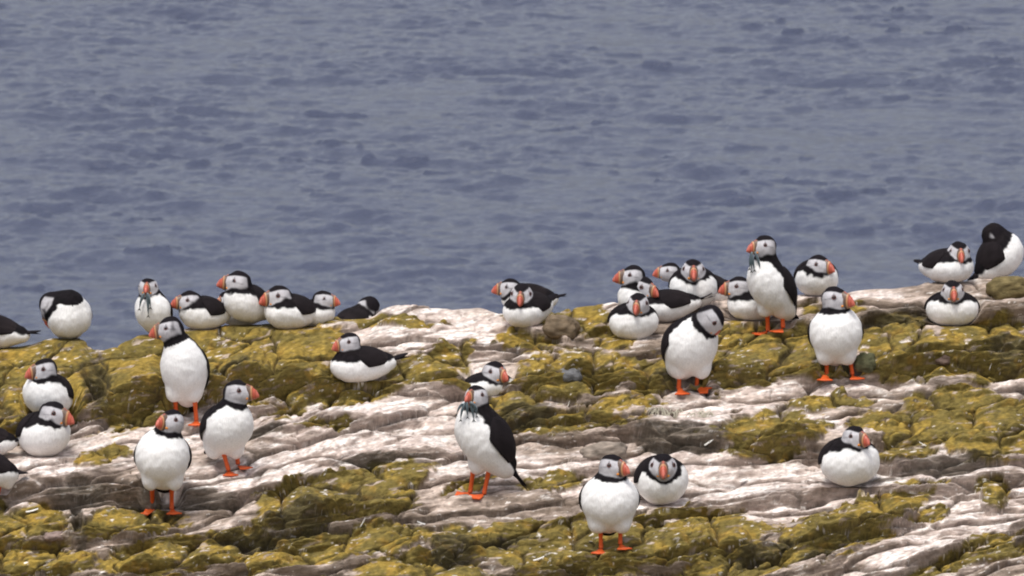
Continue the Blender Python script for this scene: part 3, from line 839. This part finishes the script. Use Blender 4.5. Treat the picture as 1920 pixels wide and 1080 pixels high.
    for sg in (-1, 1):
        nt_, nv = 34, 28
        tt_ = np.linspace(0, 1, nt_)
        rings = []; rc = []
        for t_ in tt_:
            la = (0.50 if st else 0.34) - (1.82 if st else 1.66) * t_ * (0.5 + 0.5 * tl)                      # position along the body axis, in A
            prof = math.sqrt(max(0.0, 1 - ((la - 0.12) / 0.98) ** 2)) if la > -0.80 else 0
            prof = max(prof, 0.40 - 0.16 * sstep(-0.6, -1.4, la))
            leaf = (min(1, t_ / 0.16) ** 0.6) * (1 - max(0, (t_ - 0.35) / 0.65) ** 1.7) + 0.03
            mid = 46 + 22 * t_ ** 1.5
            if st: mid = 44 + 26 * t_ ** 1.5
            th = np.linspace(0, 2 * math.pi, nv, endpoint=False)
            ph = np.radians(mid + 46 * leaf * np.cos(th))
            ro = 1.00 + 0.035 * sstep(0, 0.25, t_) + 0.05 * np.sin(th) * leaf ** 0.5 + 0.02 * t_
            pt = tc_ + a * (la * A) + (sg * sd[None] * np.cos(ph)[:, None] * W + n[None] * np.sin(ph)[:, None] * H) * (prof * ro)[:, None] - n * 0.0
            if la < -0.8: pt = pt + n * H * 0.10 * (-0.8 - la)
            pt = pt + 0.0
            rings.append(pt)
            barb = 1 + 0.4 * perlin(np.full(nv, t_ * 5.0) + i, np.cos(th) * 5 + sg * 3, 6) + 1.3 * (np.cos(th * 0 + np.cos(th) * 16) > 0.55) * sstep(0.3, 0.9, t_)
            rc.append((BLACK[None] * 1.15 + np.array([0.010, 0.0075, 0.0062]) * (0.3 + 0.6 * t_)) * barb[:, None])
        Vw = np.concatenate(rings); cw = np.concatenate(rc)
        Fw = [tuple(f) for f in grid_faces(nt_, nv, True)] + [tuple(range(nv))[::-1], tuple((nt_ - 1) * nv + q for q in range(nv))]
        mesh_obj('wing', Vw - base, Fw, M_plum, root, np.clip(cw, 0.005, 1))
    # tail: short flat fan
    t0 = tc_ - a * A * 0.86 + n * H * 0.18
    td = nrm(-a + n * (0.18 if st else 0.30))
    nn = nrm(n + a * 0.25)
    Lt = 0.46 * A * tl
    cs = [t0 + td * Lt * q for q in (0, .35, .7, .92, 1.0)]
    Vt, Ft = loft(cs, [sd] * 5, [nn] * 5, [W * .30, W * .34, W * .30, W * .20, W * .08], [H * .13, H * .09, H * .05, H * .03, H * .015], 14)
    mesh_obj('tail', Vt - base, Ft, M_plum, root, np.broadcast_to(BLACK * 1.2, Vt.shape))

    # bill: deep, laterally flattened, with slate base, yellow rim and red-orange tip
    bk = s * hk
    xs = np.array([0, .06, .14, .24, .34, .44, .54, .64, .74, .84, .93, 1.0])
    Lb, Hb = 22 * bk * b.get('bl', 1.0), 30 * bk * b.get('bl', 1.0) ** 0.5
    b0 = hc + hf[0] * hr[0] * 0.80 - hf[2] * 1.2 * bk
    top = 0.52 * np.cos(xs * 1.18) ** 0.8 - 0.30 * xs ** 2.0 + 0.03 * np.sin(xs * 18)
    bot = -0.50 + 0.26 * xs ** 1.3 - 0.02 * np.sin(xs * 20)
    top = np.maximum(top, bot + 0.04)
    th_ = (8.6 * (1 - xs) ** 0.75 + 1.1) * bk
    cs = [b0 + hf[0] * Lb * x_ + hf[2] * Hb * 0.5 * (tp + bo) for x_, tp, bo in zip(xs, top, bot)]
    Vb, Fb = loft(cs, [hf[1]] * len(xs), [hf[2]] * len(xs), th_, [Hb * 0.5 * (tp - bo) for tp, bo in zip(top, bot)], 16)
    xv = np.repeat(xs, 16)
    thv = np.tile(np.linspace(0, 2 * math.pi, 16, endpoint=False), len(xs))
    bc = np.zeros((len(xv), 3))
    red = np.array([0.42, 0.085, 0.050]); yel = np.array([0.50, 0.32, 0.14]); slate = np.array([0.12, 0.075, 0.055])
    for q, x_ in enumerate(xv):
        if x_ < 0.05: c_ = yel
        elif x_ < 0.38: c_ = slate if np.sin(thv[q]) < 0.95 else red * 0.8 + 0.03
        elif x_ < 0.45: c_ = yel * 0.7 + red * 0.3
        elif x_ < 0.46: c_ = red * 1.0
        elif x_ < 0.56: c_ = red * 0.75
        elif x_ < 0.66: c_ = red * 1.15
        elif x_ < 0.78: c_ = red * 0.8
        else: c_ = red * 1.1 + 0.03
        bc[q] = c_
    mesh_obj('bill', Vb - base, Fb, M_horn, root, np.clip(bc, 0, 1))
    # fleshy yellow-orange rosette at the corner of the mouth, and the eyes
    for sg in (-1, 1):
        def on_head(df, du):
            dl = math.sqrt(max(0.02, 1 - df * df - du * du))
            d_ = nrm(hf[0] * df * hr[0] + hf[1] * sg * dl * hr[1] + hf[2] * du * hr[2])
            lo_, hi_ = 0.0, hr.max() * 1.6
            for _ in range(18):
                mdl = 0.5 * (lo_ + hi_)
                if field((hc + d_ * mdl)[None])[3][0] < 0: lo_ = mdl
                else: hi_ = mdl
            return hc + d_ * lo_, d_
        for nm, (df, du), rr, mt, cc in (('eye', (0.42, 0.27), 2.9, M_eye, None), ('mouth_corner', (0.84, -0.40), 2.8, M_skin, np.array([0.70, 0.26, 0.04]))):
            pe, de = on_head(df, du)
            u_ = nrm(np.cross(de, hf[2])); v_ = np.cross(u_, de)
            r_ = rr * bk
            rr_ = [0.1, .6, .9, 1, .9, .6, .1]; zz = [-.6, -.45, -.25, 0, .22, .4, .5]
            Ve, Fe = loft([pe + de * r_ * z_ for z_ in zz], [u_] * 7, [v_] * 7, [r_ * q for q in rr_], [r_ * q * (1 if nm == 'eye' else 0.8) for q in rr_], 12)
            eo = mesh_obj(nm, Ve - base, Fe, mt, root, None if cc is None else np.broadcast_to(cc, Ve.shape))
            if nm == 'eye':
                thr = np.linspace(0, 2 * math.pi, 17)[:-1]
                pts = [pe + (u_ * math.cos(q) + v_ * math.sin(q)) * r_ * 1.08 + de * 0.1 * r_ for q in thr]
                Vr = []; 
                for q, pc in enumerate(pts):
                    ro_ = nrm(pc - pe)
                    for w_ in range(5):
                        Vr.append(pc + ro_ * math.cos(w_ * 1.2566) * 0.22 * r_ + de * math.sin(w_ * 1.2566) * 0.22 * r_)
                Fr = [(q * 5 + w_, q * 5 + (w_ + 1) % 5, ((q + 1) % 16) * 5 + (w_ + 1) % 5, ((q + 1) % 16) * 5 + w_) for q in range(16) for w_ in range(5)]
                mesh_obj('eye_ring', np.array(Vr) - base, Fr, M_skin, eo, np.broadcast_to(np.array([0.12, 0.035, 0.025]), (80, 3)))
    # legs
    if st:
        hips = [tc_ - a * A * 0.30 - n * H * 0.30 + np.array([1, 0, 0]) * q for q in (-0.36 * W, 0.36 * W)]
        order = sorted(Cs, key=lambda c_: c_[0])
        for hp_, ft in zip(hips, order):
            ank = ft + np.array([0, 0, 4.5 * s])
            kn = hp_ * 0.55 + ank * 0.45; kn[0] = hp_[0] * 0.35 + ank[0] * 0.65
            pts = [hp_, kn, kn * 0.5 + ank * 0.5, ank, ft + np.array([0, -1.5 * s, 1.5 * s])]
            Vl, Fl = tube(pts, [7 * s, 4.8 * s, 3.9 * s, 4.4 * s, 3.9 * s], 10)
            lg = mesh_obj('leg', Vl - base, Fl, M_skin, root, np.broadcast_to(ORANGE, Vl.shape) * 0.95)
            # webbed foot: three toes with skin between and small dark claws
            fy = b['y'] * 0.8 + (-14 if ft[0] < base[0] else 14)
            fd = np.array([math.sin(R(fy)), -math.cos(R(fy)), 0.0]); fs = np.array([math.cos(R(fy)), math.sin(R(fy)), 0.0])
            Lf = 31 * s
            tips = [(-0.48, .86), (-0.27, .78), (0.0, 1.0), (0.27, .78), (0.48, .86)]
            pl = [(-0.10, -.16)] + tips + [(0.10, -.16)]
            top_ = []; nbr = 5
            Vf = []; Ff = []
            drop = lambda qx: 0
            heel = ft
            for j in range(nbr + 1):
                rr_ = j / nbr
                for (lx, ly) in tips:
                    ridge = 1.0 if (lx in (-0.48, 0.0, 0.48)) else 0.35
                    pos = heel + (fs * lx + fd * ly) * Lf * rr_
                    r_h = bvh.ray_cast(Vector((pos[0], pos[1], pos[2] + 0.06)), Vector((0, 0, -1)))
                    gz = r_h[0].z if r_h[0] is not None else pos[2]
                    gz = min(max(gz, heel[2] - 0.005), heel[2] + 0.005)
                    Vf.append([pos[0], pos[1], gz + (0.9 + 2.3 * ridge * (1 - 0.6 * rr_)) * s])
            for j in range(nbr + 1):
                for q in range(5):
                    v0 = Vf[j * 5 + q]; Vf.append([v0[0], v0[1], v0[2] - 2.6 * s])
            n5 = (nbr + 1) * 5
            for j in range(nbr):
                for q in range(4):
                    a0 = j * 5 + q
                    Ff.append((a0, a0 + 1, a0 + 6, a0 + 5)); Ff.append((n5 + a0 + 5, n5 + a0 + 6, n5 + a0 + 1, n5 + a0))
                for q in (0, 4):
                    a0 = j * 5 + q
                    Ff.append((a0, a0 + 5, n5 + a0 + 5, n5 + a0) if q == 0 else (a0 + 5, a0, n5 + a0, n5 + a0 + 5))
            for q in range(4):
                a0 = nbr * 5 + q
                Ff.append((a0, a0 + 1, n5 + a0 + 1, n5 + a0))
            mesh_obj('foot', np.array(Vf) - base, Ff, M_skin, lg, np.broadcast_to(ORANGE, (len(Vf), 3)))
    b['bill_mid'] = b0 + hf[0] * Lb * 0.45 - hf[2] * Hb * 0.22
    b['hf'] = hf; b['s'] = s; b['base'] = base
    return root


for i, b in enumerate(B):
    build_puffin(b, i)


# ------------------------------------------------------------------ sand eels held in three bills
def eel(name_label, start, dirs, L, r, seed, grp):
    rnd = random.Random(seed)
    N = 12
    pts = []
    pc = np.array(start, float); d = np.array(dirs, float)
    for q in range(N):
        pts.append(pc.copy()); pc = pc + nrm(d) * L / (N - 1)
        d = nrm(d) + np.array([rnd.uniform(-.05, .05), 0, -0.14])
    rad = [r * (0.25 + 0.95 * math.sin(math.pi * min(1, (q + 0.8) / (N - 0.2)) ** 0.75)) for q in range(N)]
    V, F = tube(pts, rad, 8)
    c_ = np.zeros((len(V), 3))
    for q in range(len(V)):
        c_[q] = (0.05, 0.075, 0.085) if (q % 8) in (0, 1, 2, 7) else (0.55, 0.60, 0.64)
    # forked tail fin
    e = pts[-1]; dd = nrm(pts[-1] - pts[-2]); k0 = len(V)
    V = np.vstack([V, [e, e + dd * r * 3 + np.array([r * 1.6, 0, 0]), e + dd * r * 1.8, e + dd * r * 3 - np.array([r * 1.6, 0, 0]), e + np.array([0, r * .5, 0])]])
    F = F + [(k0, k0 + 1, k0 + 2), (k0, k0 + 2, k0 + 3), (k0 + 4, k0 + 2, k0 + 1), (k0 + 4, k0 + 3, k0 + 2)]
    c_ = np.vstack([c_, np.tile([0.08, 0.1, 0.11], (5, 1))])
    o0 = V[0].copy()
    o = mesh_obj('sand_eel', V - o0, F, M_fish, None, c_)
    o.location = o0
    tag(o, name_label, 'fish', grp)


def bird(key):
    return next(b for b in B if b['l'].startswith(key))


for key, ds, who in (('tall puffin standing at the centre', [(-1.0, -.2), (-.75, -.7), (-.1, -1), (.45, -1), (.8, -.55), (1.0, -.25)], 'central standing puffin'),
                     ('tallest puffin on the right ridge', [(-.5, -1), (-.15, -1), (.25, -1), (.55, -.9)], 'tallest puffin on the right ridge'),
                     ('small standing puffin', [(-.7, -.8), (.2, -1), (.5, -1)], 'small standing puffin at left')):
    b = bird(key); s = b['s']; bm_ = b['bill_mid']; hf = b['hf']
    for q, (dx, dz) in enumerate(ds):
        sgn = -1 if dx < 0 else 1
        st_ = bm_ + hf[1] * 0 + np.array([dx * 4 * s, -5.0 * s, 0]) + hf[0] * (q % 3 - 1) * 3 * s
        ln = [30, 34, 26, 32, 28, 24][q % 6] * s * (1.25 if key.startswith('tallest') and q == 2 else 1) * (1.2 if key.startswith('small') and q == 1 else 1)
        eel('slim silvery fish drooping from the bill of the ' + who, st_, (dx * 0.8, -0.25, dz), ln, 2.3 * s, q + len(key), 'fish in the bill of the ' + who)

# ------------------------------------------------------------------ loose stones
def stone(px, py, rx, ry, rz, colr, label, seed, rot=0.0):
    C = hit(bvh, px, py)
    s = 1 / 700.0
    n1_, n2_ = 22, 36
    th = np.linspace(0.001, math.pi - 0.001, n1_)[:, None]; ph = np.linspace(0, 2 * math.pi, n2_, endpoint=False)[None]
    d = np.stack([np.sin(th) * np.cos(ph), np.sin(th) * np.sin(ph), np.cos(th) + 0 * ph], -1)
    r = 1 + 0.22 * perlin(d[..., 0] * 1.6 + seed, d[..., 1] * 1.6 + d[..., 2] * 1.3, seed) + 0.10 * perlin(d[..., 0] * 4 + seed, d[..., 2] * 4 + d[..., 1] * 3, seed + 1)
    d = np.sign(d) * np.abs(d) ** 0.85
    V = d * r[..., None] * np.array([rx, ry, rz]) * s
    c_, s_ = math.cos(R(rot)), math.sin(R(rot))
    x, z = V[..., 0] * c_ - V[..., 2] * s_, V[..., 0] * s_ + V[..., 2] * c_
    V = np.stack([x, V[..., 1], z], -1)
    tn = perlin(V[..., 0] / s / 12 + seed, V[..., 2] / s / 7, 4)[..., None]
    col = np.array(colr) * (1 + 0.5 * tn)
    o = mesh_obj('stone', V.reshape(-1, 3), grid_faces(n1_, n2_, True)[:, ::-1].copy(), M_rock, None, np.clip(col, 0.01, 0.9).reshape(-1, 3))
    o.location = C + np.array([0, ry * s * 0.5, rz * s * 0.55])
    tag(o, label, 'stone', 'loose stones on the rock')


stone(1052, 628, 34, 26, 24, (0.16, 0.12, 0.08), 'smooth brown-grey stone just right of the puffin on the central skyline', 3, -12)
stone(1070, 712, 22, 18, 15, (0.15, 0.15, 0.155), 'blue-grey stone with pale left end set in the yellow lichen right of centre', 5, -8)
stone(1622, 692, 20, 16, 20, (0.10, 0.10, 0.055), 'dark green rounded stone beside the legs of the egg-shaped puffin', 7, 15)
stone(1768, 680, 26, 20, 15, (0.17, 0.12, 0.10), 'purplish flat stone lying below the square sitting puffin at right', 9, -15)
stone(1135, 862, 44, 30, 20, (0.24, 0.20, 0.165), 'rounded grey-brown slab end behind the two lower right puffins', 11, 6)
stone(100, 1012, 20, 14, 9, (0.24, 0.18, 0.16), 'small pinkish stone by the dark crack at lower left', 13, 0)
stone(1890, 556, 44, 30, 24, (0.14, 0.11, 0.05), 'mossy brown block under the rightmost skyline puffin', 15, 4)


# ------------------------------------------------------------------ shed feathers
def feather(px, py, L, ang, lift, label, seed):
    C = hit(bvh, px, py); s = 1 / 700.0; L *= 0.72
    rnd = random.Random(seed)
    N = 12; V = []
    c_, s_ = math.cos(R(ang)), math.sin(R(ang))
    for sd_ in (1, -1):
        for q in range(N):
            t_ = q / (N - 1)
            wdt = 0.17 * L * math.sin(math.pi * min(1, t_ * 0.92 + 0.06)) ** 0.7 * (1 + 0.25 * rnd.uniform(-1, 1))
            for e in (-1, 0, 1):
                along = (t_ - 0.5) * L
                zz = 0.16 * L * t_ * t_ + (0.05 * L if e == 0 else 0) + sd_ * 0.35
                V.append(((along * c_ - e * wdt * 0.2) * s, (e * wdt) * s, (along * s_ * 0.9 + zz + lift + abs(e) * -0.02 * L) * s))
    F = []
    for k_ in (0, 1):
        for q in range(N - 1):
            for e in (0, 1):
                a0 = k_ * N * 3 + q * 3 + e
                f_ = (a0, a0 + 1, a0 + 4, a0 + 3)
                F.append(f_ if k_ else f_[::-1])
    k3 = N * 3
    for q in range(N - 1):
        for e in (0, 2):
            a0 = q * 3 + e
            F.append((a0, a0 + 3, a0 + 3 + k3, a0 + k3))
    o = mesh_obj('feather', V, F, M_plum, None, np.broadcast_to(np.array([0.80, 0.78, 0.74]), (len(V), 3)))
    o.location = C + np.array([0, -0.004, 0.004])
    tag(o, label, 'feather', 'white feathers shed on the rock')


for a_ in [
    (1332, 832, 40, 35, 2, 'white feather right of the dark hollow below the bowing puffin'),
    (1857, 690, 26, 75, 2, 'white feather standing in the dark cleft near the right edge'),
    (1066, 762, 22, 70, 2, 'thin curled feather on the lichen between the centre and the crowded group'),
    (480, 742, 20, 80, 2, 'small white feather in the moss right of the leaning puffin head'),
    (1395, 905, 24, 10, 1, 'white feather on the pale slab left of the solitary puffin'),
    (680, 985, 26, 60, 2, 'white feather under the round mossy mound at lower left of centre'),
    (790, 985, 24, -30, 1, 'pinkish white feather in the dip below the central puffin'),
    (1010, 1052, 28, 12, 1, 'white feather lying on lichen left of the lowest puffin'),
    (1730, 838, 24, -40, 2, 'curled white feather above the pale slab at right'),
    (60, 962, 32, 6, 1, 'flat white feather on the lower left mossy slab'),
]:
    feather(*a_, seed=int(a_[0]))


# ------------------------------------------------------------------ dry pale grass hanging into the hollow
def tuft(px, py, n_, L, label, seed, spread):
    C = hit(bvh, px, py); s = 1 / 700.0
    rnd = random.Random(seed)
    V = []; F = []
    for q in range(n_):
        x0 = max(-1.4, min(1.4, rnd.gauss(0, 1))) * spread; z0 = rnd.uniform(-4, 6)
        dx = rnd.gauss(0, 0.55); l_ = L * rnd.uniform(0.5, 1.2)
        pts = []
        for k_ in range(6):
            t_ = k_ / 5
            pts.append((C[0] * 0 + (x0 + dx * l_ * t_) * s, (-4 - 10 * t_) * s, (z0 + 12 * t_ * (1 - t_) * 2 - l_ * t_ * t_) * s))
        v, f = tube(pts, [0.9 * s * (1 - 0.7 * k_ / 5) for k_ in range(6)], 4)
        o_ = len(V); V += v.tolist(); F += [tuple(o_ + w_ for w_ in g) for g in f]
    col = np.broadcast_to(np.array([0.50, 0.47, 0.38]), (len(V), 3))
    o = mesh_obj('grass_tuft', V, F, M_plum, None, col)
    o.location = C + np.array([0, -0.004, 0.006])
    tag(o, label, 'grass tuft', 'dry grass tufts on the ledge')


tuft(1225, 775, 26, 34, 'pale dry grass tuft at the left end of the dark hollow', 1, 12)
tuft(1262, 778, 24, 26, 'pale dry grass tuft at the middle of the dark hollow', 2, 14)
tuft(1315, 782, 30, 22, 'whitish matted grass tuft at the right end of the dark hollow', 3, 14)
